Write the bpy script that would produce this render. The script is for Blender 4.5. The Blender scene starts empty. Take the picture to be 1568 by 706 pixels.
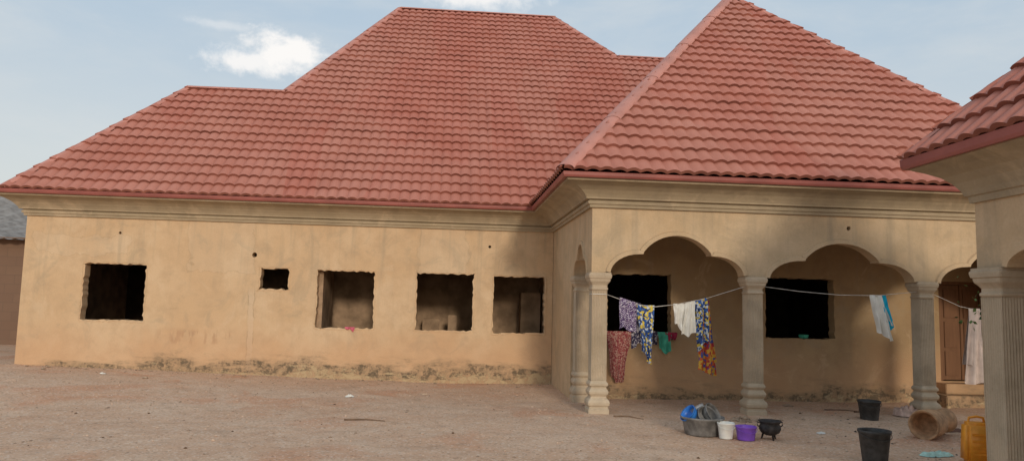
import bpy, bmesh, math, random
from mathutils import Vector, Matrix, noise
R=random.Random(7)
D=bpy.data
sc=bpy.context.scene
col=sc.collection

# ------------------------------------------------------------------ helpers
def link(o,parent=None):
    col.objects.link(o)
    if parent: o.parent=parent
    return o
def empty(name):
    o=D.objects.new(name,None); o.empty_display_size=.1; return link(o)
def mesh(name,verts,faces,mat=None,parent=None,smooth=False):
    me=D.meshes.new(name); me.from_pydata([tuple(v) for v in verts],[],faces); me.update()
    if smooth: me.polygons.foreach_set('use_smooth',[True]*len(me.polygons))
    o=D.objects.new(name,me)
    if mat: me.materials.append(mat)
    return link(o,parent)
def fixn(o):
    bm=bmesh.new(); bm.from_mesh(o.data); bmesh.ops.recalc_face_normals(bm,faces=bm.faces); bm.to_mesh(o.data); bm.free()
def boxes(name,lst,mat,parent=None,bev=0):
    bm=bmesh.new()
    for (x0,x1,y0,y1,z0,z1) in lst:
        r=bmesh.ops.create_cube(bm,size=1)
        for v in r['verts']:
            v.co=Vector((x0+(v.co.x+.5)*(x1-x0),y0+(v.co.y+.5)*(y1-y0),z0+(v.co.z+.5)*(z1-z0)))
    if bev: bmesh.ops.bevel(bm,geom=bm.edges[:],offset=bev,segments=2,affect='EDGES')
    me=D.meshes.new(name); bm.to_mesh(me); bm.free(); me.materials.append(mat)
    return link(D.objects.new(name,me),parent)
def sheet2d(name,outer,holes,th,mapf,mat,parent):
    cu=D.curves.new(name,'CURVE'); cu.dimensions='2D'; cu.fill_mode='BOTH'; cu.extrude=th/2
    for pts in [outer]+holes:
        s=cu.splines.new('POLY'); s.points.add(len(pts)-1)
        for i,p in enumerate(pts): s.points[i].co=(p[0],p[1],0,1)
        s.use_cyclic_u=True
    t=D.objects.new('t',cu); col.objects.link(t)
    dg=bpy.context.evaluated_depsgraph_get()
    me=D.meshes.new_from_object(t.evaluated_get(dg)); D.objects.remove(t)
    me.name=name
    for v in me.vertices: v.co=mapf(v.co.x,v.co.y,v.co.z+th/2)
    me.materials.clear(); me.materials.append(mat)
    for p in me.polygons: p.use_smooth=False; p.material_index=0
    o=link(D.objects.new(name,me),parent); fixn(o); return o
def rag_rect(x0,x1,z0,z1,j=.014,step=.06,seed=0):
    r=random.Random(seed*13+5); pts=[]
    def seg(ax,ay,bx,by):
        L=math.hypot(bx-ax,by-ay); n=max(2,int(L/step))
        for i in range(n):
            t=i/n; k=j*(1.7 if (t<.12 or t>.88) else 1)
            pts.append((ax+(bx-ax)*t+r.uniform(-k,k),ay+(by-ay)*t+r.uniform(-k,k)))
    seg(x0,z0,x1,z0);seg(x1,z0,x1,z1);seg(x1,z1,x0,z1);seg(x0,z1,x0,z0)
    return pts
def circ(x,z,r,n=12): return [(x+r*math.cos(i*2*math.pi/n)*R.uniform(.85,1.15),z+r*math.sin(i*2*math.pi/n)*R.uniform(.85,1.15)) for i in range(n)]
def lathe(name,prof,mat,parent=None,n=40,mod=None,loc=(0,0,0),smooth=True,M=None,wob=0):
    vs=[];fs=[]
    for i,(r,z) in enumerate(prof):
        for k in range(n):
            a=2*math.pi*k/n; rr=r*(mod(a,z) if mod else 1)
            if wob: rr*=1+wob*noise.noise(Vector((math.cos(a)*1.5,math.sin(a)*1.5,z*8)))
            v=Vector((rr*math.cos(a),rr*math.sin(a),z))
            if M: v=M@v
            vs.append(v+Vector(loc))
    for i in range(len(prof)-1):
        for k in range(n):
            fs.append((i*n+k,i*n+(k+1)%n,(i+1)*n+(k+1)%n,(i+1)*n+k))
    return mesh(name,vs,fs,mat,parent,smooth)
def tube(name,pts,r,mat,parent=None,n=6,closed=False):
    vs=[];fs=[];pts=[Vector(p) for p in pts]; N=len(pts)
    for i,p in enumerate(pts):
        a=pts[max(i-1,0)];b=pts[min(i+1,N-1)]; d=(b-a).normalized()
        u=d.cross(Vector((0,0,1)));
        if u.length<.01:u=Vector((1,0,0))
        u.normalize(); w=d.cross(u)
        rr=r[i] if isinstance(r,(list,tuple)) else r
        for k in range(n):
            t=2*math.pi*k/n; vs.append(p+(u*math.cos(t)+w*math.sin(t))*rr)
    for i in range(N-1):
        for k in range(n): fs.append((i*n+k,i*n+(k+1)%n,(i+1)*n+(k+1)%n,(i+1)*n+k))
    fs.append(tuple(range(n))); fs.append(tuple(range((N-1)*n,N*n)))
    return mesh(name,vs,fs,mat,parent,True)

# ------------------------------------------------------------------ node helper
class NB:
    def __init__(s,name,rough=.9,spec=.2):
        s.m=D.materials.new(name); s.m.use_nodes=True; s.t=s.m.node_tree; s.n=s.t.nodes; s.l=s.t.links
        s.b=s.n['Principled BSDF']; s.b.inputs['Roughness'].default_value=rough
        s.b.inputs['Specular IOR Level'].default_value=spec
        g=s.n.new('ShaderNodeNewGeometry'); s.pos=g.outputs['Position']
    def set(s,i,v):
        if isinstance(v,bpy.types.NodeSocket): s.l.new(v,i)
        else:
            if isinstance(v,(tuple,list)) and len(v)==3 and i.type=='RGBA': v=(*v,1)
            i.default_value=v
    def attr(s,name):
        n=s.n.new('ShaderNodeAttribute'); n.attribute_name=name; return n.outputs['Fac']
    def mapp(s,v,scale=(1,1,1),loc=(0,0,0),rot=(0,0,0)):
        n=s.n.new('ShaderNodeMapping'); s.l.new(v,n.inputs[0]); n.inputs['Scale'].default_value=scale; n.inputs['Location'].default_value=loc; n.inputs['Rotation'].default_value=rot; return n.outputs[0]
    def noise(s,v,scale,detail=4,rough=.55,dist=0):
        n=s.n.new('ShaderNodeTexNoise'); s.l.new(v,n.inputs['Vector']); n.inputs['Scale'].default_value=scale; n.inputs['Detail'].default_value=detail; n.inputs['Roughness'].default_value=rough; n.inputs['Distortion'].default_value=dist; return n.outputs['Fac']
    def vor(s,v,scale,feat='F1',out='Distance'):
        n=s.n.new('ShaderNodeTexVoronoi'); n.feature=feat; s.l.new(v,n.inputs['Vector']); n.inputs['Scale'].default_value=scale; return n.outputs[out]
    def mr(s,v,a,b,c=0,d=1,smooth=True):
        n=s.n.new('ShaderNodeMapRange'); n.interpolation_type='SMOOTHSTEP' if smooth else 'LINEAR'; s.set(n.inputs[0],v)
        for k,x in enumerate((a,b,c,d)): n.inputs[k+1].default_value=x
        return n.outputs[0]
    def mth(s,op,a,b=0.0,c=None):
        n=s.n.new('ShaderNodeMath'); n.operation=op; s.set(n.inputs[0],a); s.set(n.inputs[1],b)
        if c is not None: s.set(n.inputs[2],c)
        return n.outputs[0]
    def mul(s,*a):
        o=a[0]
        for x in a[1:]: o=s.mth('MULTIPLY',o,x)
        return o
    def mix(s,f,a,b,mode='MIX'):
        n=s.n.new('ShaderNodeMix'); n.data_type='RGBA'; n.blend_type=mode; s.set(n.inputs[0],f); s.set(n.inputs[6],a); s.set(n.inputs[7],b); return n.outputs[2]
    def sep(s,v):
        n=s.n.new('ShaderNodeSeparateXYZ'); s.l.new(v,n.inputs[0]); return n.outputs
    def col(s,c): s.set(s.b.inputs['Base Color'],c)
    def bump(s,h,strength=.3,dist=.02):
        n=s.n.new('ShaderNodeBump'); n.inputs['Strength'].default_value=strength; n.inputs['Distance'].default_value=dist; s.l.new(h,n.inputs['Height']); s.l.new(n.outputs[0],s.b.inputs['Normal'])
def plain(name,c,rough=.6,spec=.3,var=.25,scale=8,bump=0):
    b=NB(name,rough,spec); n=b.noise(b.pos,scale,4)
    dark=tuple(x*(1-var) for x in c); lite=tuple(min(1,x*(1+var)) for x in c)
    b.col(b.mix(b.mr(n,.3,.7),dark,lite))
    if bump: b.bump(b.noise(b.pos,scale*6,2),bump,.01)
    return b.m
def plaster(name,c1,c2,c3,flake=True,grey=(.36,.29,.205),xmask=(-7.8,-5.5),extras=False,lowk=0.0):
    b=NB(name,.95,.1); x,y,z=b.sep(b.pos)[:3]
    big=b.noise(b.pos,.7,3,.6,.3); mid=b.noise(b.pos,3.2,5,.65); fine=b.noise(b.pos,45,2,.6)
    c=b.mix(b.mr(big,.35,.65),c1,c2)
    c=b.mix(b.mth('MULTIPLY',b.mr(mid,.40,.70),.6),c,c3)
    # blotchy weathering
    bl=b.noise(b.pos,1.5,6,.7,.8)
    c=b.mix(b.mul(b.mr(bl,.52,.66),.35),c,grey)
    c=b.mix(b.mul(b.mr(bl,.46,.36),.25),c,(.70,.54,.37))
    st=b.noise(b.mapp(b.pos,(5,5,.35)),1.0,4,.6)
    c=b.mix(b.mth('MULTIPLY',b.mr(st,.48,.75),b.mr(z,1.0,3.1,.14,.6)),c,grey)
    h=b.mth('ADD',b.mth('MULTIPLY',mid,.7),b.mth('MULTIPLY',fine,.25))
    c=b.mix(b.mth('MULTIPLY',b.mr(fine,.35,.7),.18),c,b.mix(.5,c,(.2,.12,.06)))
    if extras:
        wob=b.mth('MULTIPLY',b.mth('SUBTRACT',b.noise(b.pos,2.2,5,.6),.5),.6)
        for (cx,cz,hx,hz) in ((-4.5,2.85,.62,.72),(-.05,2.95,.52,.75),(-7.2,2.6,.9,.2)):
            dx=b.mth('SUBTRACT',b.mth('ABSOLUTE',b.mth('SUBTRACT',x,cx)),hx); dz=b.mth('SUBTRACT',b.mth('ABSOLUTE',b.mth('SUBTRACT',z,cz)),hz)
            d=b.mth('ADD',b.mth('MAXIMUM',dx,dz),wob)
            c=b.mix(b.mul(b.mr(d,-.01,.01,1,0),.13),c,(.68,.56,.42))
            c=b.mix(b.mul(b.mr(b.mth('ABSOLUTE',d),.0,.012,1,0),.28),c,(.26,.18,.11))
        d=b.mth('ABSOLUTE',b.mth('ADD',b.mth('ADD',x,3.86),b.mth('MULTIPLY',wob,.35)))
        zm=b.mr(z,1.6,1.9,1,0)
        c=b.mix(b.mul(b.mr(d,.04,.06,1,0),zm,.4),c,(.64,.5,.36))
        c=b.mix(b.mul(b.mr(b.mth('ABSOLUTE',b.mth('SUBTRACT',d,.055)),.0,.012,1,0),zm,b.mr(mid,.4,.55),.45),c,(.25,.17,.1))
        m=b.mul(b.mr(x,-5.75,-5.5),b.mr(x,-4.25,-4.0,1,0),b.mr(z,.66,.74),b.mr(z,.9,1.02,1,0),b.mr(b.noise(b.mapp(b.pos,(9,1,2.2)),1,3),.5,.62),.45)
        c=b.mix(m,c,(.32,.18,.11))
    if flake:
        lo=b.mth('ADD',b.mr(z,.1,1.7,1,0),b.mth('MULTIPLY',b.mth('SUBTRACT',big,.5),.9))
        c=b.mix(b.mth('MULTIPLY',b.mr(lo,.15,1.0),.5),c,(.60,.355,.205))
        n2=b.noise(b.mapp(b.pos,(.9,.9,3.2)),1.0,6,.70,.4); n4=b.noise(b.pos,11,5,.7)
        pres=b.mth('SUBTRACT',b.mr(x,xmask[0],xmask[1],-.28,0),lowk)
        f=b.mth('ADD',b.mth('ADD',b.mr(z,.0,.66,1,0,False),b.mth('MULTIPLY',b.mth('SUBTRACT',n2,.5),1.9)),pres)
        damp=b.mr(f,.20,.62)
        c=b.mix(b.mth('MULTIPLY',damp,b.mr(n4,.3,.7,.25,.75)),c,(.24,.18,.115))
        fl=b.mth('MULTIPLY',b.mr(f,.68,.74),b.mr(n4,.44,.54)); c=b.mix(b.mul(fl,.75),c,(.54,.41,.25))
        edge=b.mth('MULTIPLY',b.mr(f,.42,.60),b.mr(f,.70,.88,1,0))
        c=b.mix(b.mul(edge,b.mr(b.noise(b.pos,9,6,.75),.44,.60),.8),c,(.11,.09,.065))
        h=b.mth('SUBTRACT',h,b.mth('MULTIPLY',fl,.5))
    b.col(c); b.bump(h,.6,.02); return b.m

M_wall=plaster('ochre_plaster',(.65,.475,.305),(.60,.415,.25),(.51,.355,.22),extras=True)
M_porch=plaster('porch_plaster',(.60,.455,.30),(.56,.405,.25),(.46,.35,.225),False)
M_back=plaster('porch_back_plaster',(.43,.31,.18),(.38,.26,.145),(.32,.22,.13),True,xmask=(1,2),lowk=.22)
M_corn=plaster('cement_cornice',(.44,.355,.245),(.38,.305,.205),(.29,.235,.165),False)
M_col=plaster('column_cement',(.57,.47,.35),(.50,.40,.29),(.38,.31,.225),False)
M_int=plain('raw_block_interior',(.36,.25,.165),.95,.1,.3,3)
M_intd=plain('dark_interior',(.05,.035,.025),.95,.1,.3,3)  # near-black brown for porch rooms, ceiling slabs and one back wall

def roofmat():
    b=NB('red_stone_coated_roof',.65,.2)
    n=b.noise(b.pos,1.1,4,.6); f=b.noise(b.pos,60,2); g=b.attr('tile_shade')
    c=b.mix(b.mr(n,.3,.7),(.47,.158,.110),(.54,.205,.150))
    sh=b.vor(b.mapp(b.pos,(1/1.05,1/2.4,0)),1,'F1','Color'); c=b.mix(b.mth('MULTIPLY',b.sep(sh)[0],.25),c,(.56,.31,.235))
    st=b.noise(b.mapp(b.pos,(6,.6,.6)),1,3); c=b.mix(b.mth('MULTIPLY',b.mr(st,.5,.8),.3),c,(.34,.125,.095))
    c=b.mix(b.mth('MULTIPLY',b.mr(f,.4,.7),.15),c,(.25,.08,.06))
    c=b.mix(g,c,(.14,.05,.038))  # lap shadow and valley shading mixed into the tile colour
    b.col(c); return b.m
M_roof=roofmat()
M_cap=plain('red_ridge_metal',(.52,.23,.18),.55,.3,.12,2)
M_fas=plain('red_fascia_metal',(.30,.09,.075),.45,.4,.15,2)

# ------------------------------------------------------------------ roofs
def tiles(name,O,U,poly,parent,row=.345,wave=.205,seg=8,amp=.042,step=.046,uoff=0):
    O=Vector(O);U=Vector(U).normalized(); P=[Vector(p) for p in poly]
    n=None
    for i in range(1,len(P)-1):
        c=(P[i]-P[0]).cross(P[i+1]-P[0])
        if c.length>.5: n=c.normalized(); break
    if n.z<0:n=-n
    V=n.cross(U)
    if V.z<0:V=-V
    q=[((p-O).dot(U),(p-O).dot(V)) for p in P]
    vmax=max(a[1] for a in q)
    def span(v):
        xs=[]
        for i in range(len(q)):
            a,b=q[i],q[(i+1)%len(q)]
            if (a[1]-v)*(b[1]-v)<=0 and abs(a[1]-b[1])>1e-6:
                xs.append(a[0]+(b[0]-a[0])*(v-a[1])/(b[1]-a[1]))
        return (min(xs),max(xs)) if xs else None
    umin=min(a[0] for a in q);umax=max(a[0] for a in q)
    du=wave/seg; nu=int((umax-umin)/du)+2
    us=[umin+i*du for i in range(nu)]
    wv=[];gv=[]
    for u in us:
        t=((u+uoff)/wave)%1
        s_=abs(math.sin(math.pi*t))**.8
        wv.append(amp*s_); gv.append(max(0,1-s_*2.2)*.28)  # per-column darkening: shading of the wave valleys, painted
    breaks=sorted(set(round(a[1],4) for a in q))
    vs=[];fs=[];gr=[]
    def strip(lines):
        rows=[]
        for v,l,g in lines:
            s=span(v)
            if not s: rows.append(None);continue
            base=len(vs)
            for i,u in enumerate(us):
                uc=min(max(u,s[0]),s[1]); 
                vs.append(O+U*uc+V*v+n*(wv[i]+l+.012*noise.noise(Vector((uc*.8,v*.8,0)))))
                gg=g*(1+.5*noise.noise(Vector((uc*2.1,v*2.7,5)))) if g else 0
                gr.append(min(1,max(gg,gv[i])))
            rows.append((base,s))
        for a,b in zip(rows,rows[1:]):
            if not a or not b: continue
            lo=min(a[1][0],b[1][0])-du*1.01; hi=max(a[1][1],b[1][1])+du*1.01
            for i in range(nu-1):
                if us[i+1]<lo or us[i]>hi: continue
                fs.append((a[0]+i,a[0]+i+1,b[0]+i+1,b[0]+i))
    r=0
    while r*row<vmax:
        v0=r*row; v1=min(v0+row,vmax-.0005)
        ls=[v0+.0005,v0+row*.45,v0+row*.82,v1]
        ls=[v for v in ls if v<=v1]
        for bk in breaks:
            if v0+.002<bk<v1-.002: ls+= [bk-.001,bk+.001]
        ls=sorted(ls)
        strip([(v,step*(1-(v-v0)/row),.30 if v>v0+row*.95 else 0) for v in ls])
        strip([(v0+.0008,-.008,.68),(v0+.0004,step,.6)])  # dark sheet edge with the lap gap shadow painted in
        r+=1
    o=mesh(name,vs,fs,M_roof,parent,True)
    at=o.data.attributes.new('tile_shade','FLOAT','POINT'); at.data.foreach_set('value',gr)  # painted shade of laps and valleys, stored per vertex
    bm=bmesh.new();bm.from_mesh(o.data)
    bmesh.ops.dissolve_degenerate(bm,dist=1e-5,edges=bm.edges[:])
    loose=[v for v in bm.verts if not v.link_faces]; bmesh.ops.delete(bm,geom=loose,context='VERTS')
    bm.to_mesh(o.data);bm.free()
    return o
def cap(name,pts,parent,r=.12,mat=None,lift=.045):
    vs=[];fs=[]
    for a,b in zip(pts,pts[1:]):
        a=Vector(a);b=Vector(b);d=b-a;L=d.length;d.normalize(); side=d.cross(Vector((0,0,1))).normalized(); upv=side.cross(d)
        N=max(1,int(L/1.9)); 
        for s in range(N):
            p0=a+d*(L*s/N-(.03 if s else -.04));p1=a+d*(L*(s+1)/N+.03)
            for p,k in ((p0,1.06),(p1,.98)):
                for j in range(9):
                    t=math.pi*j/8
                    vs.append(p+side*math.cos(t)*r*k+upv*(math.sin(t)*r*.5*k+lift-.05))
            base=len(vs)-18
            for j in range(8): fs.append((base+j,base+j+1,base+9+j+1,base+9+j))
    return mesh(name,vs,fs,mat or M_cap,parent,True)
def sweep(name,path,prof,mat,parent):
    P=[Vector((p[0],p[1],0)) for p in path]; ms=[]
    for i in range(len(P)):
        ns=[]
        for a,b in ((i-1,i),(i,i+1)):
            if a>=0 and b<len(P):
                d=(P[b]-P[a]).normalized(); ns.append(Vector((d.y,-d.x,0)))
        ms.append(ns[0] if len(ns)==1 else (ns[0]+ns[1])/(1+ns[0].dot(ns[1])))
    vs=[];fs=[];k=len(prof)
    for p,m in zip(P,ms):
        for o,z in prof: vs.append(p+m*o+Vector((0,0,z)))
    for i in range(len(P)-1):
        for j in range(k-1): fs.append((i*k+j,i*k+j+1,(i+1)*k+j+1,(i+1)*k+j))
    o=mesh(name,vs,fs,mat,parent); fixn(o); return o

house=empty('plastered_house')
mm=.9; e0=15.05; z0=3.60
def mz(y): return z0+mm*(y-e0)
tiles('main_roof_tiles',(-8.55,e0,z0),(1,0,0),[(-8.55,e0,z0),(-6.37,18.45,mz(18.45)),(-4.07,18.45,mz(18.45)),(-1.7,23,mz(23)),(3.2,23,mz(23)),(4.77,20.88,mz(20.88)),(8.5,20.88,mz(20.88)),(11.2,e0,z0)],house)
zl=mz(18.45); zu=mz(23); zr=mz(20.88)
mesh('main_roof_back_slopes',[(-8.55,e0,z0),(-6.37,18.45,zl),(-8.55,21.85,z0),(-4.07,18.45,zl),(-4.07,21.85,z0),
 (-1.7,23,zu),(-5.84,31,z0),(-5.84,18.45,z0),(3.2,23,zu),(8,31,z0),(4.77,20.88,zr),(4.77,25.12,zr),(8.5,20.88,zr),(11.2,26.7,z0),(4.77,26.7,z0),(11.2,e0,z0)],
 [(0,1,2),(1,3,4,2),(3,5,6,7),(5,8,9,6),(8,10,11),(10,12,13,14),(12,15,13)],M_roof,house)
A=(6.68,17.0,9.17); pe=(1.70,10.88,3.62); pr_=(10.81,10.88,3.62)
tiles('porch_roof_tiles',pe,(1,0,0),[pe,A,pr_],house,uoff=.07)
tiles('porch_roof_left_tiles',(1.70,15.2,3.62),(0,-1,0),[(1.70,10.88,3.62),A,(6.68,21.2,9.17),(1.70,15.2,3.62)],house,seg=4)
mesh('porch_roof_right_slope',[pr_,A,(6.68,21.2,9.17),(10.81,21.2,3.62)],[(0,1,2,3)],M_roof,house)
cap('porch_hip_cap_left',[pe,A],house,.15); cap('porch_hip_cap_right',[A,pr_],house,.10)
cap('porch_ridge_cap',[A,(6.68,21.2,9.17)],house,.13)
cap('main_hip_cap_a',[(-8.55,e0,z0),(-6.37,18.45,zl)],house,.11)
cap('main_ridge_cap_a',[(-6.37,18.45,zl),(-4.07,18.45,zl)],house,.12)
cap('main_hip_cap_b',[(-4.07,18.45,zl),(-1.7,23,zu)],house,.13)
cap('main_ridge_cap_b',[(-1.7,23,zu),(3.2,23,zu)],house,.13)
cap('main_hip_cap_c',[(3.2,23,zu),(4.77,20.88,zr)],house,.12)
cap('main_ridge_cap_c',[(4.77,20.88,zr),(8.5,20.88,zr)],house,.12)
# ------------------------------------------------------------------ walls
YM=15.6
fY=lambda Y:(lambda a,b,c:Vector((a,Y+c,b)))
fX=lambda X:(lambda a,b,c:Vector((X+c,a,b)))
outer=[(-8.29,-.2),(2.245,-.2),(2.245,3.3),(-8.29,3.3)]
WIN=[(-7.13,-5.95,1.13,2.24),(-3.72,-3.16,1.82,2.23),(-2.58,-1.44,1.07,2.22),(-.57,.59,1.06,2.22),(1.01,2.08,1.04,2.20)]
holes=[rag_rect(*w_,.014 if k!=1 else .018,.06,k+1) for k,w_ in enumerate(WIN)]+[circ(-3.86,2.5,.052),circ(-6.5,2.86,.03,8),circ(.91,2.81,.03,8)]
sheet2d('main_wall',outer,holes,.23,fY(YM),M_wall,house)
def lip(name,x0,x1,z0_,z1,Y,seed,parent,mat):
    r=random.Random(seed); vs=[];fs=[]
    pts=rag_rect(x0-.012,x1+.012,z0_-.012,z1+.012,.008,.05,seed)
    n=len(pts); cx=(x0+x1)/2;cz=(z0_+z1)/2
    for i,(x,z) in enumerate(pts):
        w=r.uniform(.01,.05)
        dx=1 if x>cx else -1
        sx=(w if abs(abs(x-cx)-(x1-x0)/2)<.05 else 0)*dx; sz=(w if abs(abs(z-cz)-(z1-z0_)/2)<.05 else 0)*(1 if z>cz else -1)
        vs+= [(x,Y+.01,z),(x+sx*.4,Y-r.uniform(.008,.022),z+sz*.4),(x+sx,Y+.004,z+sz)]
    for i in range(n):
        j=(i+1)%n
        fs+=[(i*3,j*3,j*3+1,i*3+1),(i*3+1,j*3+1,j*3+2,i*3+2)]
    mesh(name,vs,fs,mat,parent,True)
for k,(a,b,c,d) in enumerate(WIN): lip('window_lip_%d'%k,a,b,c,d,YM,k+1,house,M_wall)
YB=YM+.23
boxes('interior_walls',[(-8.29,-8.06,YB,21.6,-.2,3.3),(-4.75,-4.6,YB,20,-.2,3.25),(-3.0,-2.85,YB,20,-.2,3.25),(-.98,-.83,YB,20,-.2,3.25),(.74,.88,YB,20,-.2,3.25),(2.25,2.45,YB,20,-.2,3.25),
   (-4.6,-3.0,18,18.2,-.2,3.25),(-2.85,-.98,18.0,18.2,-.2,3.25),(-.83,.74,18.6,18.8,-.2,3.25),(.88,2.25,17.8,18.0,-.2,3.25)],M_int,house)
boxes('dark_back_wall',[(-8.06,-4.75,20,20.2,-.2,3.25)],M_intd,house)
boxes('inner_partition',[(-2.62,-2.5,YB+.01,17.3,.0,3.25)],M_int,house)
boxes('stacked_blocks',[(-.5,-.05,18.0,18.4,.16,.62),(-.5,-.1,18.0,18.38,.63,1.25),(1.75,2.2,17.2,17.6,.16,1.9),(.1,.3,17.6,17.8,.16,1.35)],M_int,house,.01)
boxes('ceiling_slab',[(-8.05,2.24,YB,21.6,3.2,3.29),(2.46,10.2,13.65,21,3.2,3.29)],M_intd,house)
boxes('room_floor',[(-8.05,2.24,YB,21.6,-.1,.16)],M_int,house)
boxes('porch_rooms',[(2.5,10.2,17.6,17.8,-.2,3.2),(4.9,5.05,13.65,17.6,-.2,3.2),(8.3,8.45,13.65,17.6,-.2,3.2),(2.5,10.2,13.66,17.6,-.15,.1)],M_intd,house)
def arch(xl,xr,zs,zp,n=8):
    cx=(xl+xr)/2;hw=(xr-xl)/2;h=zp-zs; L=[]
    for i in range(n+1):
        t=i/n*math.pi/2
        L.append((-1+.44*(1-math.cos(t)) ,.50*math.sin(t)**1.1))
    L.append((-.51,.505))
    A_=.98
    for i in range(n+1):
        t=i/n; ang=(1-t)*A_
        L.append((-.51*math.sin(ang)/math.sin(A_),.55+.45*(math.cos(ang)-math.cos(A_))/(1-math.cos(A_))))
    full=L+[(-x,z) for x,z in reversed(L[:-1])]
    return [(cx+x*hw,zs+z*h) for x,z in full]
YP=11.45
a1=arch(2.53,4.68,2.15,2.76);a2=arch(5.08,7.50,2.13,2.72);a3=arch(7.92,10.08,2.12,2.70)
outer=[(2.25,2.14)]+a1+a2+a3+[(10.45,2.13),(10.45,3.3),(2.25,3.3)]
sheet2d('porch_arcade_wall',outer,[circ(6.42,2.96,.035,8)],.25,fY(YP),M_porch,house)
def band(name,pts,parent,mp,w=.065,dp=.03,mat=M_porch):
    vs=[];fs=[];n=len(pts)
    for i,p in enumerate(pts):
        a=pts[max(i-1,0)];b=pts[min(i+1,n-1)];d=Vector((b[0]-a[0],b[1]-a[1]));
        if d.length<1e-5:d=Vector((1,0))
        d.normalize(); nn=Vector((-d.y,d.x))
        for (o,c) in ((-.012,.004),(-.012,-dp),(w*.75,-dp),(w,.0-.001),(w,.004)):
            vs.append(mp(p[0]+nn.x*o,p[1]+nn.y*o,c))
    for i in range(n-1):
        for j in range(4): fs.append((i*5+j,i*5+j+1,(i+1)*5+j+1,(i+1)*5+j))
    o=mesh(name,vs,fs,mat,parent); fixn(o)
for k,a in enumerate((a1,a2,a3)): band('arch_band_%d'%k,a,house,fY(YP))
aS=[(y,z) for y,z in arch(11.78,12.96,2.14,2.66)]
outer=[(YM-.002,-.2),(13.27,-.2),(13.27,2.14)]+list(reversed(aS))+[(YP+.252,2.14),(YP+.252,3.3),(YM-.002,3.3)]
sheet2d('porch_side_wall',outer,[],.2,fX(2.25),M_porch,house)
band('side_arch_band',aS,house,fX(2.25),.05,.025)
hb=[rag_rect(2.93,4.10,1.13,2.22,seed=11),rag_rect(5.88,7.20,1.12,2.23,seed=12),[(9.25,.40),(10.15,.40),(10.15,2.25),(9.25,2.25)]]
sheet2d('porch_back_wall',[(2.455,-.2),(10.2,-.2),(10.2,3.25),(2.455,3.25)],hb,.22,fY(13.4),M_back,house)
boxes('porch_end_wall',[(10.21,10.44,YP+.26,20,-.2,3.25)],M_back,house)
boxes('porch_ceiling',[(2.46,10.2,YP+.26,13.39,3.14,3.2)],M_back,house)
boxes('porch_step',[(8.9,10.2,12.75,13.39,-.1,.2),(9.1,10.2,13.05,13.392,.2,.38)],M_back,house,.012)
M_wood=NB('door_wood',.6,.3); 
_n=M_wood.noise(M_wood.mapp(M_wood.pos,(14,14,1.5)),1.5,5); M_wood.col(M_wood.mix(_n,(.13,.06,.03),(.24,.12,.06))); M_wood=M_wood.m
dl=[(9.25,9.31,13.42,13.55,.4,2.25),(10.09,10.15,13.42,13.55,.4,2.25),(9.31,10.09,13.42,13.55,2.19,2.25)]
for x0 in (9.315,9.705):
    dl.append((x0,x0+.38,13.46,13.49,.42,2.185))
    for za,zb in ((.5,.95),(1.02,1.5),(1.57,2.1)): dl.append((x0+.06,x0+.32,13.44,13.462,za,zb))
boxes('wooden_door_leaf',dl,M_wood,house,.006)
def superr(a,p=5): return 1/((abs(math.cos(a))**p+abs(math.sin(a))**p)**(1/p))
def column(name,x,y,parent,zt=2.14,hw=.118,zb=-.05,dz=0):
    n=96
    base=[(.165,zb),(.165,.07),(.150,.085),(.150,.11),(.168,.13),(.172,.17),(.160,.205),(.128,.235),(.122,.26),(.150,.30),(.155,.33),(.140,.36),(.124,.385),(.124,.40),(.146,.425),(.148,.45),(.132,.475),(.122,.485),(.122,.50)]
    k=hw/.118
    base=[(r*k,z-dz) for r,z in base]
    top=[(.120,zt-.27),(.132,zt-.255),(.132,zt-.235),(.12,zt-.225),(.12,zt-.19),(.135,zt-.165),(.158,zt-.135),(.165,zt-.11),(.165,zt-.095),(.178,zt-.085),(.185,zt-.05),(.185,zt-.03),(.175,zt-.02),(.175,zt+.002)]
    top=[(r*k,z) for r,z in top]
    lathe(name+'_base',base,M_col,parent,n,lambda a,z:superr(a,14),(x,y,0),False)
    lathe(name+'_capital',top,M_col,parent,n,lambda a,z:superr(a,14),(x,y,0),False)
    per=[];m=9
    for s in range(4):
        for i in range(m*6):
            t=-1+2*i/(m*6)
            fl=.012*(.5-.5*math.cos((t+1)/2*m*2*math.pi)) if abs(t)<.94 else 0
            px,py=(hw-fl),t*hw
            c,sn=math.cos(s*math.pi/2),math.sin(s*math.pi/2)
            per.append((px*c-py*sn,px*sn+py*c))
    zs=[.50-dz+(zt-.27-.5+dz)*i/10 for i in range(11)]
    vs=[];fs=[];N=len(per)
    for z in zs:
        for px,py in per:
            w=1+.02*noise.noise(Vector((px*6+x,py*6,z*2)))
            vs.append((x+px*w,y+py*w,z))
    for i in range(10):
        for j in range(N): fs.append((i*N+j,i*N+(j+1)%N,(i+1)*N+(j+1)%N,(i+1)*N+j))
    mesh(name+'_shaft',vs,fs,M_col,parent)
for i,(x,y) in enumerate([(2.385,11.58),(4.87,11.58),(7.71,11.58),(10.25,11.58),(2.40,13.10)]): column('porch_column_%d'%i,x,y,house)
path=[(-8.29,21.6),(-8.29,YM),(2.25,YM),(2.25,YP),(10.45,YP),(10.45,20)]
prof=[(-.05,3.155),(.045,3.15),(.05,3.195),(.075,3.20),(.08,3.245),(.055,3.25),(.055,3.27),(.115,3.275),(.12,3.30),(.15,3.34),(.21,3.40),(.30,3.455),(.40,3.49),(.47,3.50),(.475,3.56),(-.05,3.6)]
sweep('cornice',path,prof,M_corn,house)
sweep('fascia',path,[(.478,3.535),(.53,3.533),(.545,3.56),(.55,3.605),(.54,3.615),(.50,3.60)],M_fas,house)

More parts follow.
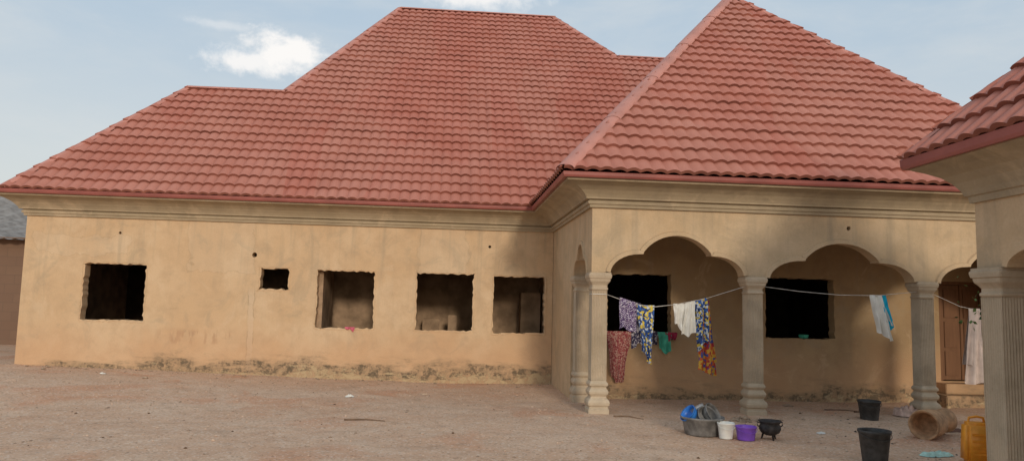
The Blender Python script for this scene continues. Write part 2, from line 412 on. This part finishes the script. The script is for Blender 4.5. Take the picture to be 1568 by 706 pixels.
# ------------------------------------------------------------------ wing on the right
wing=empty('arcaded_outbuilding')
WX,WY=5.12,6.83
we=(4.67,7.28,3.18); hwid=2.0; m2=1.06; zt=3.18+m2*hwid
y1=-1.0
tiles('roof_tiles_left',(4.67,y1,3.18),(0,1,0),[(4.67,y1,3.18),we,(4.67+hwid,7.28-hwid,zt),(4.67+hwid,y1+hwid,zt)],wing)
X2=4.67+2*hwid
mesh('roof_other_slopes',[we,(4.67+hwid,7.28-hwid,zt),(X2,7.28,3.18),(X2,y1,3.18),(4.67+hwid,y1+hwid,zt),(4.67,y1,3.18)],[(0,1,2),(1,2,3,4),(3,4,5)],M_roof,wing)
cap('hip_cap',[we,(4.67+hwid,7.28-hwid,zt)],wing,.08); cap('ridge_cap',[(4.67+hwid,7.28-hwid,zt),(4.67+hwid,y1+hwid,zt)],wing,.10)
b1=arch(4.45,6.42,2.06,2.42); b2=arch(2.0,4.05,2.06,2.42)
sheet2d('arcade_side_wall',[(-.4,2.05)]+b2+b1+[(WY,2.05),(WY,2.9),(-.4,2.9)],[],.24,fX(WX),M_porch,wing)
band('side_band_0',b1,wing,fX(WX)); band('side_band_1',b2,wing,fX(WX))
b3=arch(5.55,8.0,2.06,2.45)
sheet2d('arcade_end_wall',[(WX+.242,2.05)]+b3+[(8.45,2.05),(8.45,2.9),(WX+.242,2.9)],[],.24,lambda a,b,c:Vector((a,WY-.24+c,b)),M_porch,wing)
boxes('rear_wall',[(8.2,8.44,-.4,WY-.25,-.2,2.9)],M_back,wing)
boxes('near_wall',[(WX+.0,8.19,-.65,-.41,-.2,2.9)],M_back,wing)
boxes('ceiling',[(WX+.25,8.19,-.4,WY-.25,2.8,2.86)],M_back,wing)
for i,(x,y) in enumerate([(WX+.15,WY-.15),(WX+.15,4.25),(WX+.15,1.8),(8.3,WY-.15)]): column('wing_column_%d'%i,x,y,wing,2.06,.135,-.12,.3)
wp=[(X2-.45,WY),(WX,WY),(WX,-.55)]
wprof=[(-.05,2.70),(.03,2.70),(.04,2.76),(.06,2.77),(.08,2.82),(.13,2.90),(.20,2.97),(.30,3.03),(.385,3.07),(.40,3.08),(.404,3.14),(-.05,3.18)]
sweep('cornice',wp,wprof,M_corn,wing)
sweep('fascia',wp,[(.405,3.09),(.45,3.088),(.46,3.12),(.465,3.19),(.45,3.2),(.41,3.19)],M_fas,wing)

# ------------------------------------------------------------------ neighbour building at far left
nb=empty('brick_building')
b=NB('mud_brick',.95,.1); br=b.n.new('ShaderNodeTexBrick'); b.l.new(b.mapp(b.pos,(1,1,1),rot=(math.pi/2,0,0)),br.inputs['Vector'])
br.inputs['Color1'].default_value=(.23,.145,.10,1);br.inputs['Color2'].default_value=(.20,.125,.09,1);br.inputs['Mortar'].default_value=(.17,.115,.085,1)
br.inputs['Scale'].default_value=1;br.inputs['Brick Width'].default_value=.45;br.inputs['Row Height'].default_value=.23;br.inputs['Mortar Size'].default_value=.01
b.col(b.mix(b.mth('MULTIPLY',b.noise(b.pos,3,5),.9),br.outputs['Color'],(.19,.12,.085))); b.bump(br.outputs['Fac'],-.4,.01); M_brick=b.m
boxes('walls',[(-19,-9.2,20,27,-.2,3.02)],M_brick,nb)
M_zinc=plain('weathered_zinc',(.30,.28,.26),.85,.15,.2,4)
vs=[];fs=[]
N=120
for i in range(N+1):
    x=-19.4+(10.5)*i/N; w=.02*math.sin(i*1.9)
    vs+=[(x,19.6,2.95+w),(x,23.5,4.6+w),(x,27.4,2.95+w)]
for i in range(N): fs+=[(i*3,i*3+3,i*3+4,i*3+1),(i*3+1,i*3+4,i*3+5,i*3+2)]
for k,v in enumerate(vs):
    if k%3==1 and v[0]>-13.2: vs[k]=(v[0],v[1],max(2.95,v[2]-(v[0]+13.2)*.62))
mesh('zinc_roof',vs,fs,M_zinc,nb)
pl=empty('power_line')
M_wire=plain('black_wire',(.05,.05,.05),.6,.3)
for k in range(3): tube('wire_%d'%k,[(-60+i*6,44,6.1-k*.25-.3*math.sin(math.pi*i/9)) for i in range(10)],.012,M_wire,pl)

# ------------------------------------------------------------------ ground
def gz(x,y):
    s=min(max((y-9)/6,0),1); s=s*s*(3-2*s)
    l=max(0,-x-.5); 
    h=s*min(.032*l,.32)
    h+=.022*noise.noise(Vector((x*.5,y*.5,0)))+.012*noise.noise(Vector((x*2.2,y*2.2,3)))+.006*noise.noise(Vector((x*6,y*6,3)))
    return h
def axis(lo,hi,fine,far):
    a=[];t=lo
    while t<=hi: a.append(t); t+=fine
    s=fine;t=hi
    while t<far: s*=1.35;t+=s;a.append(t)
    s=fine;t=lo
    while t>-far: s*=1.35;t-=s;a.insert(0,t)
    return a
xs=axis(-12,12,.08,420);ys=axis(5,16,.08,420)
vs=[(x,y,gz(x,y)) for y in ys for x in xs]; nx=len(xs)
fs=[(j*nx+i,j*nx+i+1,(j+1)*nx+i+1,(j+1)*nx+i) for j in range(len(ys)-1) for i in range(nx-1)]
b=NB('sandy_laterite',.97,.1)
big=b.noise(b.pos,.35,4,.6,.4); mid=b.noise(b.pos,2.2,5,.6); fine=b.noise(b.pos,38,3,.7)
c=b.mix(b.mr(big,.35,.65),(.66,.46,.325),(.61,.39,.26))
c=b.mix(b.mth('MULTIPLY',b.mr(mid,.42,.7),.5),c,(.72,.53,.39))
c=b.mix(b.mth('MULTIPLY',b.mr(b.noise(b.pos,.5,4,.6,.6),.52,.64),.7),c,(.60,.31,.185))
c=b.mix(b.mth('MULTIPLY',b.mr(b.noise(b.mapp(b.pos,(1,1.6,1)),1.1,6,.7,1.0),.54,.68),.5),c,(.40,.27,.185))
c=b.mix(b.mth('MULTIPLY',b.mr(fine,.46,.7),.42),c,(.38,.245,.17))
c=b.mix(b.mth('MULTIPLY',b.mr(b.noise(b.pos,7,5,.75,.5),.53,.66),.4),c,(.40,.27,.19))
gp=b.vor(b.pos,40,'F1','Color'); c=b.mix(b.mth('MULTIPLY',b.mr(b.sep(gp)[0],.86,.9),.4),c,(.80,.68,.56))
c=b.mix(b.mth('MULTIPLY',b.mr(b.sep(gp)[1],.93,.95),.45),c,(.25,.16,.12))
foot=b.mr(b.vor(b.mapp(b.pos,(2.6,1.5,1)),1.4,'SMOOTH_F1'),.1,.45)
b.col(c); b.bump(b.mth('ADD',b.mth('MULTIPLY',foot,.7),b.mth('ADD',b.mth('MULTIPLY',mid,1.2),b.mth('MULTIPLY',fine,.6))),.5,.025)
mesh('ground',vs,fs,b.m,None,True)
def stones(name,n,xr,yr,smin,smax,mat,seed,cl=None):
    r=random.Random(seed); vs=[];fs=[]
    ico=[(0,0,1),(.9,0,.3),(.28,.85,.3),(-.72,.53,.3),(-.72,-.53,.3),(.28,-.85,.3),(0,0,-.6)]
    F=[(0,1,2),(0,2,3),(0,3,4),(0,4,5),(0,5,1),(6,2,1),(6,3,2),(6,4,3),(6,5,4),(6,1,5)]
    for _ in range(n):
        if cl: x=r.gauss(cl[0],cl[2]);y=r.gauss(cl[1],cl[3])
        else: x=r.uniform(*xr);y=r.uniform(*yr)
        if cl is None and (y>15.55 and x<2.2): continue
        s=smin+(smax-smin)*r.random()**4; a=r.uniform(0,6.28); k=len(vs)
        sx,sy,sz=r.uniform(.7,1.4),r.uniform(.7,1.2),r.uniform(.4,.9)
        for p in ico:
            px,py,pz=p[0]*s*sx*r.uniform(.8,1.2),p[1]*s*sy*r.uniform(.8,1.2),p[2]*s*sz
            vs.append((x+px*math.cos(a)-py*math.sin(a),y+px*math.sin(a)+py*math.cos(a),gz(x,y)+pz))
        fs+=[tuple(k+i for i in f) for f in F]
    return mesh(name,vs,fs,mat)
M_peb=plain('pebble',(.50,.36,.26),.9,.2,.45,3); M_rub=plain('rubble',(.38,.28,.20),.9,.2,.4,6); M_char=plain('charcoal',(.05,.042,.036),.9,.1)
stones('gravel',9000,(-11,8),(5.5,15.5),.004,.026,M_peb,3)
stones('rubble',60,0,0,.02,.07,M_rub,5,(4.55,10.9,.18,.12))
stones('rubble',14,0,0,.02,.06,M_rub,6,(4.1,10.7,.6,.15))
stones('charcoal_debris',90,0,0,.006,.03,M_char,8,(6.3,9.9,.7,.8))
stones('wall_foot_rubble',260,(-8,2.2),(15.3,15.55),.01,.04,M_rub,9)
stones('dry_leaf_litter',70,(-8,6),(8,15.3),.01,.035,plain('dry_leaf',(.16,.10,.06),.9,.1),19)

# ------------------------------------------------------------------ household things
def bucket(name,x,y,r,h,mat,taper=.78,handle=True,lip_=True):
    e=empty(name); e.location=(x,y,gz(x,y))
    prof=[(.001,.012),(r*taper*.96,.012),(r*taper,0),(r*taper,.01),(r*(taper+(1-taper)*.9),h*.88),(r*1.0,h*.89),(r*1.05,h*.93),(r*1.05,h),(r*.99,h),(r*.96,h*.9),(r*taper*.93,.03),(.001,.03)]
    lathe('body',prof,mat,e,36,wob=.012)
    if handle:
        tube('handle',[(r*1.05*math.cos(t),-r*.25*math.sin(t)-.01-r*.75*math.sin(t)*.9,h*.9-.06*math.sin(t)) for t in [math.pi*i/14 for i in range(15)]],.004,mat,e)
    return e
M_blackp=plain('black_plastic',(.045,.042,.04),.5,.4,.4,12); M_whitep=plain('white_plastic',(.78,.78,.74),.4,.4,.08,10); M_purp=plain('purple_plastic',(.20,.08,.50),.4,.4,.15,10)
M_greyp=plain('grey_plastic',(.19,.185,.18),.55,.3,.35,10); M_bluep=plain('blue_plastic',(.04,.2,.62),.35,.4,.15,10); M_iron=plain('sooty_iron',(.035,.03,.03),.65,.4,.5,20)
M_alu=plain('dull_aluminium',(.33,.35,.38),.4,.5,.2,12)
bucket('white_bucket',3.60,9.42,.105,.20,M_whitep); bucket('purple_bucket',3.83,9.34,.125,.17,M_purp,.85)
bucket('black_bucket',6.56,11.22,.165,.29,M_blackp); bucket('black_bucket',4.73,8.0,.165,.34,M_blackp)
e=empty('wash_basin'); e.location=(3.40,9.72,gz(3.42,9.72))
lathe('body',[(.001,.01),(.20,.01),(.21,0),(.225,.02),(.26,.20),(.28,.21),(.285,.235),(.272,.235),(.25,.2),(.21,.03),(.001,.03)],M_greyp,e,44,wob=.01)
bowls=empty('stacked_bowls'); bowls.location=(3.40,9.72,gz(3.42,9.72)+.2)
def bowl(name,loc,r,h,mat,rot,par):
    M=Matrix.Rotation(rot[1],3,'Y')@Matrix.Rotation(rot[0],3,'X')
    pr=[(.001,0),(r*.45,0),(r*.5,.008)]+[(r*(.5+.5*math.sin(t)),h*(1-math.cos(t))) for t in [i*math.pi/2/6 for i in range(1,7)]]+[(r*1.03,h*1.0),(r*1.0,h*1.03),(r*.96,h)]+[(r*(.46+.5*math.sin(t)),h*(1.05-math.cos(t))) for t in [i*math.pi/2/6 for i in range(6,0,-1)]]+[(.001,.02)]
    lathe(name,pr,mat,par,36,None,loc,True,M)
bowl('blue_bowl',(-.13,0,.02),.12,.10,M_bluep,(.2,-.9),bowls)
bowl('enamel_bowl',(.02,-.03,.0),.14,.10,M_greyp,(.9,.3),bowls)
bowl('dark_bowl',(.08,.03,.03),.14,.10,M_greyp,(.7,.8),bowls)
bowl('steel_bowl',(-.02,.06,.08),.10,.07,M_alu,(-.4,-.5),bowls)
e=empty('cooking_pot'); e.location=(4.16,9.38,gz(4.16,9.38))
lathe('body',[(.001,.05),(.06,.052),(.11,.08),(.135,.125),(.13,.165),(.115,.19),(.12,.20),(.145,.225),(.14,.232),(.115,.21),(.105,.19),(.12,.16),(.12,.12),(.09,.08),(.001,.065)],M_iron,e,36)
for k in range(3):
    a=k*2.09+.5; tube('leg_%d'%k,[(.08*math.cos(a),.08*math.sin(a),.08),(.105*math.cos(a),.105*math.sin(a),-.005)],[.016,.01],M_iron,e)
for s in (-1,1): tube('lug_%d'%s,[(s*.115,0,.2),(s*.165,0,.21),(s*.165,0,.17),(s*.13,0,.15)],.008,M_iron,e)
M_mort=plain('worn_mortar_wood',(.46,.27,.15),.75,.2,.3,9,.3)
e=empty('wooden_mortar'); e.location=(6.56,9.68,gz(6.5,9.7)+.19)
Mm=Matrix.Rotation(math.radians(34),3,'Z')@Matrix.Rotation(math.radians(-91),3,'Y')
lathe('body',[(.001,-.38),(.14,-.38),(.16,-.35),(.16,-.29),(.12,-.20),(.11,-.12),(.14,-.06),(.18,0),(.19,.12),(.19,.30),(.195,.32),(.18,.325),(.155,.29),(.135,.15),(.08,.04),(.001,.02)],M_mort,e,40,None,(0,0,0),True,Mm,.02)
M_jer=plain('yellow_orange_plastic',(.85,.33,.03),.45,.4,.12,9)
e=empty('jerrycan'); e.location=(5.98,8.05,gz(6,8)); e.rotation_euler=(0,0,math.radians(-12))
bm=bmesh.new(); 
def cub(bm,x0,x1,y0,y1,z0_,z1):
    r=bmesh.ops.create_cube(bm,size=1)
    for v in r['verts']: v.co=Vector((x0+(v.co.x+.5)*(x1-x0),y0+(v.co.y+.5)*(y1-y0),z0_+(v.co.z+.5)*(z1-z0_)))
cub(bm,-.17,.17,-.11,.11,0,.44); 
bmesh.ops.bevel(bm,geom=bm.edges[:],offset=.035,segments=4,affect='EDGES')
for v in bm.verts:
    if v.co.z>.38: v.co.x*=.9; v.co.y*=.85
me=D.meshes.new('body');bm.to_mesh(me);bm.free();me.materials.append(M_jer)
for p in me.polygons:p.use_smooth=True
link(D.objects.new('body',me),e)
boxes('side_ribs',[(-.12,.12,-.118,-.108,.09+.07*i,.115+.07*i) for i in range(4)],M_jer,e,.004)
tube('handle',[(-.11,0,.43),(-.10,0,.485),(-.02,0,.50),(.05,0,.49),(.06,0,.43)],.014,M_jer,e,8)
lathe('spout',[(.028,.42),(.028,.475),(.032,.476),(.032,.50),(.001,.502)],M_blackp,e,20,None,(.115,0,0))
def clothmat(name,cols,scale,kind='vor'):
    b=NB(name,.9,.1)
    if kind=='vor': v=b.vor(b.pos,scale,'F1','Color'); f=b.sep(v)[0]
    elif kind=='ring': f=b.mth('FRACT',b.mth('MULTIPLY',b.vor(b.pos,scale),2.2))
    else: f=b.noise(b.pos,scale,2)
    r=b.n.new('ShaderNodeValToRGB'); r.color_ramp.interpolation='CONSTANT'; b.l.new(f,r.inputs[0])
    n=len(cols); r.color_ramp.elements[0].color=(*cols[0],1); r.color_ramp.elements[1].position=1/n; r.color_ramp.elements[1].color=(*cols[1%n],1)
    for i in range(2,n):
        e_=r.color_ramp.elements.new(i/n); e_.color=(*cols[i],1)
    b.col(r.outputs[0]); b.bump(b.noise(b.pos,25,3),.3,.01)
    return b.m
def cloth(name,x0,x1,zt_,zb,y,mat,seed,taper=(1,1),skew=0,folds=3,amp=.03,ragb=.06,parent=None,slope=0,wave=None):
    r=random.Random(seed); nx_,nz=28,30; vs=[];fs=[]
    ph=r.uniform(0,6)
    for side in (0,1):
        base=len(vs)
        hb_=zb if side==0 else zb+(zt_-zb)*r.uniform(.15,.4)
        for j in range(nz+1):
            t=j/nz
            for i in range(nx_+1):
                s=i/nx_
                w=taper[0]+(taper[1]-taper[0])*t+.10*math.sin(t*5+ph)*t+.12*noise.noise(Vector((t*3,seed*1.7,(s>.5)*3.1)))*t
                xc=(x0+x1)/2+skew*t
                x=xc+(s-.5)*(x1-x0)*w
                bot=hb_+ragb*noise.noise(Vector((s*2.5,seed,side)))+ragb*.8*math.sin(s*3.1+ph)
                zz=zt_+slope*(s-.5)
                z=zz+(bot-zz)*t
                yy=y+(-.012 if side==0 else .014)*min(1,t*5)+amp*(.3+t)*math.sin(s*folds*6.28+ph+t*1.5+side)+.02*noise.noise(Vector((s*4,t*4,seed)))
                if j==0: yy=y; z+=.004
                vs.append((x,yy,z))
        for j in range(nz):
            for i in range(nx_):
                a=base+j*(nx_+1)+i; fs.append((a,a+1,a+nx_+2,a+nx_+1))
    return mesh(name,vs,fs,mat,parent,True)
YL=11.5
C_pur=clothmat('purple_ankara',[(.11,.07,.17),(.58,.54,.62),(.17,.09,.22),(.05,.035,.08)],26,'ring')
C_blu=clothmat('blue_yellow_ankara',[(.04,.12,.38),(.65,.5,.08),(.06,.10,.26),(.55,.6,.65),(.03,.05,.14)],30)
C_drk=clothmat('dark_floral',[(.04,.04,.07),(.4,.37,.4),(.05,.04,.08)],45)
C_red=clothmat('red_floral',[(.32,.08,.08),(.40,.19,.16),(.24,.05,.06),(.48,.30,.25)],55)
C_grn=plain('green_cloth',(.08,.42,.30),.9,.1); C_wht=plain('white_cloth',(.74,.72,.66),.9,.1,.08)
C_org=clothmat('orange_ankara',[(.5,.11,.04),(.06,.09,.28),(.55,.34,.06),(.35,.04,.05)],24)
C_cya=plain('cyan_cloth',(.02,.42,.62),.9,.1,.1); C_bei=plain('beige_towel',(.56,.46,.41),.95,.1,.1,8,.4); C_pnk=plain('pink_cloth',(.6,.14,.2),.9,.1,.2)
M_rope=plain('line_cord',(.6,.57,.52),.8,.2)
rope=empty('clothesline')
lp=[(2.50,YL,1.81),(2.74,YL,1.73),(3.0,YL,1.665),(3.25,YL,1.635),(3.6,YL,1.68),(4.1,YL,1.79),(4.75,YL,2.0)]
tube('cord_1',lp,.005,M_rope,rope); tube('cord_2',[(4.98,YL,2.0),(5.6,YL,1.935),(6.26,YL,1.895),(6.9,YL,1.90),(7.58,YL,1.98)],.005,M_rope,rope)
tube('cord_3',[(7.84,YL,1.95),(8.3,YL,1.76),(8.9,YL,1.66),(9.6,YL,1.8),(10.13,YL,1.95)],.005,M_rope,rope)
for x in (2.385,4.87,7.71): tube('knot_%d'%int(x),[(x+.125*superr(t)*math.cos(t),11.58+.125*superr(t)*math.sin(t),1.98 if x>3 else 1.81) for t in [i*6.283/28 for i in range(29)]],.007,M_rope,rope)
cloth('purple_wrapper',2.71,2.97,1.73,1.25,YL,C_pur,1,(1,1.1),0,2,.02,.05,slope=-.08)
cloth('dark_floral_cloth',2.90,3.06,1.69,1.0,YL+.05,C_drk,2,(.9,1.3),.03,2)
cloth('blue_yellow_wrapper',2.98,3.26,1.655,.84,YL,C_blu,3,(1,.55),.02,3,.03,.12)
cloth('white_vest',3.56,3.75,1.69,1.32,YL,C_wht,4,(1,.8),0,2,.02,.08)
cloth('white_shirt',3.73,3.92,1.72,1.25,YL,C_wht,5,(.8,1.1),-.03,2,.02,.08,slope=.04)
cloth('orange_blue_wrapper',3.89,4.11,1.765,1.05,YL,C_blu,6,(.9,.9),.03,2,.03,.1,slope=.06)
cloth('red_orange_wrapper',3.98,4.2,1.75,.64,YL+.04,C_org,7,(.5,1.3),.02,2,.03,.06)
cloth('white_long_shirt',6.77,6.98,1.905,1.24,YL,C_wht,8,(1,1.3),.14,2,.03,.1)
cloth('cyan_cloth',6.93,7.08,1.905,1.40,YL+.03,C_cya,9,(.8,.9),.09,1,.02,.06)
cloth('beige_towel',8.40,8.68,1.73,.55,YL,C_bei,10,(.7,1.2),-.06,2,.03,.03)
cloth('red_floral_wrapper',2.92,3.36,1.19,.42,13.33,C_red,11,(1.15,.45),-.06,3,.03,.16)
cloth('green_cloth',3.84,4.10,1.19,.88,13.34,C_grn,12,(1,.7),0,2,.02,.08)
cloth('folded_dark_cloth',3.36,3.86,1.20,1.0,13.34,C_drk,13,(1,.9),0,4,.02,.04)
cloth('maroon_cloth',3.98,4.2,1.19,1.02,13.34,plain('maroon',(.3,.03,.07),.9,.1),15,(1,.8),0,2,.02,.05)
cloth('pink_rag',-1.99,-1.79,1.09,1.02,15.58,C_pnk,14,(1,.8),0,2,.01,.03)
def crumple(name,x,y,sx,sy,h,mat,seed):
    vs=[];fs=[];n=24
    for j in range(n+1):
        for i in range(n+1):
            u=i/n*2-1;v=j/n*2-1; rr=math.hypot(u,v); k=1-.25*noise.noise(Vector((math.atan2(v,u)*1.2,seed,0)))
            z=h*max(0,1-rr*rr*.6)*(.5+.9*abs(noise.noise(Vector((u*2.5+seed,v*2.5,1)))))
            if rr>.9:z*=.2
            px,py=x+u*sx*k,y+v*sy*k; vs.append((px,py,gz(px,py)+z+.004))
    for j in range(n):
        for i in range(n):
            u=(i+.5)/n*2-1;v=(j+.5)/n*2-1
            if math.hypot(u,v)<1.0+.2*noise.noise(Vector((u*3,v*3,seed))): a=j*(n+1)+i; fs.append((a,a+1,a+n+2,a+n+1))
    return mesh(name,vs,fs,mat,None,True)
crumple('crumpled_sack',7.42,11.62,.24,.15,.2,plain('sack_cloth',(.55,.38,.31),.9,.1),3)
crumple('crumpled_sack',7.15,10.2,.2,.1,.05,plain('brown_rag',(.2,.11,.08),.9,.1),8)
crumple('net_bag',5.72,8.42,.19,.11,.06,plain('green_net',(.42,.62,.54),.7,.2),5)
crumple('plastic_litter',-1.52,12.91,.08,.05,.05,C_wht,6)
crumple('plastic_litter',-6.2,14.6,.06,.04,.03,C_wht,7)
crumple('plastic_litter',5.1,9.9,.06,.05,.03,C_wht,9)
crumple('plastic_litter',5.25,8.8,.07,.05,.04,plain('orange_litter',(.5,.16,.04),.8),12)
crumple('fallen_leaf',-.3,13.6,.06,.03,.03,M_rub,17)
for i,(x,y,s) in enumerate([(5.95,12.7,.10),(-5.3,14.2,.06),(-7.4,14.9,.05),(1.5,14.9,.05),(3.0,11.2,.05),(5.4,11.0,.05)]):
    stones('stone',1,0,0,s,s,M_rub,40+i,(x,y,.001,.001))
M_twig=plain('dry_twig',(.20,.13,.085),.9,.1)
for i,(a,b_) in enumerate([((6.35,12.2),(6.95,12.0)),((6.7,11.9),(7.2,12.2)),((2.55,11.15),(2.95,10.95)),((-1.3,10.55),(-.75,10.5))]):
    m_=((a[0]+b_[0])/2+.02,(a[1]+b_[1])/2+.03)
    tube('stick',[(a[0],a[1],gz(*a)+.01),(m_[0],m_[1],gz(*m_)+.015),(b_[0],b_[1],gz(*b_)+.005)],[.012,.010,.005],M_twig)
bowl_e=empty('green_bowl'); bowl_e.location=(6.65,13.5,1.125); bowl('bowl',(0,0,0),.09,.07,C_grn,(0,0),bowl_e)

# ------------------------------------------------------------------ tree behind the outbuilding
tree=empty('leafy_tree')
M_bark=plain('bark',(.12,.08,.055),.95,.1,.3,12,.5)
tx,ty=8.1,9.3
tube('trunk',[(tx,ty,-.1),(tx+.05,ty,.6),(tx-.05,ty+.05,1.2),(tx,ty,1.7)],[.13,.10,.085,.06],M_bark,tree,10)
r=random.Random(4); cl=[]
for k in range(11):
    a=k*2.4; L=r.uniform(.3,.75); e_=(tx+L*math.cos(a),ty+L*math.sin(a),1.4+r.uniform(.1,.8))
    tube('limb_%d'%k,[(tx,ty,1.1+.05*k),((tx+e_[0])/2,(ty+e_[1])/2,(1.5+e_[2])/2),e_],[.045,.03,.01],M_bark,tree,6); cl.append(e_)
b=NB('leaf_green',.6,.3); b.col(b.mix(b.mr(b.noise(b.pos,5,2),.4,.6),(.04,.08,.025),(.12,.19,.05))); M_leaf=b.m
vs=[];fs=[]
for c_ in cl*3:
    cc=Vector(c_)+Vector((r.gauss(0,.18),r.gauss(0,.18),r.gauss(0,.18)))
    for _ in range(90):
        p=cc+Vector((r.gauss(0,.16),r.gauss(0,.16),r.gauss(0,.15))); d=Vector((r.uniform(-1,1),r.uniform(-1,1),r.uniform(-1,.3))).normalized(); s=r.uniform(.04,.08)
        q=d.cross(Vector((r.uniform(-1,1),r.uniform(-1,1),r.uniform(-1,1)))).normalized()*s*.35; k=len(vs)
        vs+=[p,p+d*s*.5+q,p+d*s,p+d*s*.5-q]; fs.append((k,k+1,k+2,k+3))
mesh('leaves',vs,fs,M_leaf,tree)

# ------------------------------------------------------------------ light, sky
sd=Vector((-.12,1,-.28)).normalized()
L=D.lights.new('sun','SUN'); L.energy=1.6; L.angle=math.radians(8); L.color=(1,.87,.70)
so=link(D.objects.new('sun',L)); so.rotation_euler=sd.to_track_quat('-Z','Y').to_euler()
elev=math.asin(-sd.z); az=math.atan2(-sd.x,-sd.y)
w=D.worlds.new('World'); sc.world=w; w.use_nodes=True; nt=w.node_tree; N_=nt.nodes
bg=N_['Background']; bg.inputs[1].default_value=.15
class WB(NB):
    def __init__(s): s.t=nt;s.n=nt.nodes;s.l=nt.links
wb=WB()
sky=N_.new('ShaderNodeTexSky'); sky.sky_type='NISHITA'; sky.sun_disc=False; sky.sun_elevation=elev; sky.sun_rotation=az; sky.dust_density=3.0; sky.air_density=1.0; sky.ozone_density=1.5
tc=N_.new('ShaderNodeTexCoord'); dv=tc.outputs['Generated']
cn=wb.noise(wb.mapp(dv,(1,1,1.3)),30,10,.62,.15)
cn2=wb.noise(wb.mapp(dv,(1,1,3)),4,6,.6,.3)
def blob(c,s,gain,soft=.9):
    sb=N_.new('ShaderNodeVectorMath'); sb.operation='SUBTRACT'; nt.links.new(dv,sb.inputs[0]); sb.inputs[1].default_value=c
    ml=N_.new('ShaderNodeVectorMath'); ml.operation='MULTIPLY'; nt.links.new(sb.outputs[0],ml.inputs[0]); ml.inputs[1].default_value=(1/s[0],1/s[1],1/s[2])
    ln=N_.new('ShaderNodeVectorMath'); ln.operation='LENGTH'; nt.links.new(ml.outputs[0],ln.inputs[0])
    f=wb.mth('ADD',wb.mth('SUBTRACT',1.0,ln.outputs['Value']),wb.mth('MULTIPLY',wb.mth('SUBTRACT',cn,.5),1.7))
    return wb.mth('MULTIPLY',wb.mr(f,.05,soft),gain)
f1=blob((-.205,.926,.306),(.065,.25,.033),1.0,.7); f1b=blob((-.250,.92,.290),(.062,.25,.024),.9,.7); f2=blob((.03,.92,.392),(.13,.25,.026),.9); f3=blob((-.28,.905,.327),(.06,.25,.008),.3)
f=wb.mth('MAXIMUM',wb.mth('MAXIMUM',f1,f1b),wb.mth('MAXIMUM',f2,f3))
z=wb.sep(dv)[2]
hz=wb.mix(wb.mr(z,.05,.42),(4.8,4.9,4.75),(3.2,4.0,4.75))
base=wb.mix(.86,sky.outputs[0],hz)
base=wb.mix(wb.mth('MULTIPLY',wb.mr(cn2,.36,.75),.38),base,(5.0,5.05,4.95))
skyc=wb.mix(f,base,(6.5,6.35,6.2))
nt.links.new(skyc,bg.inputs[0])

# ------------------------------------------------------------------ camera
yaw=math.radians(5); pitch=math.atan(.1); roll=.024
fw=Vector((math.sin(yaw)*math.cos(pitch),math.cos(yaw)*math.cos(pitch),math.sin(pitch)))
rt=Vector((math.cos(yaw),-math.sin(yaw),0)); up=rt.cross(fw)
c,s=math.cos(roll),math.sin(roll)
Xc=rt*c+up*s; Yc=-rt*s+up*c; Zc=-fw
cam=D.cameras.new('camera'); co=link(D.objects.new('camera',cam))
co.matrix_world=Matrix(((Xc.x,Yc.x,Zc.x,0),(Xc.y,Yc.y,Zc.y,0),(Xc.z,Yc.z,Zc.z,1.6),(0,0,0,1)))
cam.sensor_width=36; cam.lens=1150/1568*36; cam.clip_end=2000; cam.clip_start=.05
sc.camera=co
sc.view_settings.view_transform='Standard'; sc.view_settings.look='None'; sc.view_settings.exposure=0
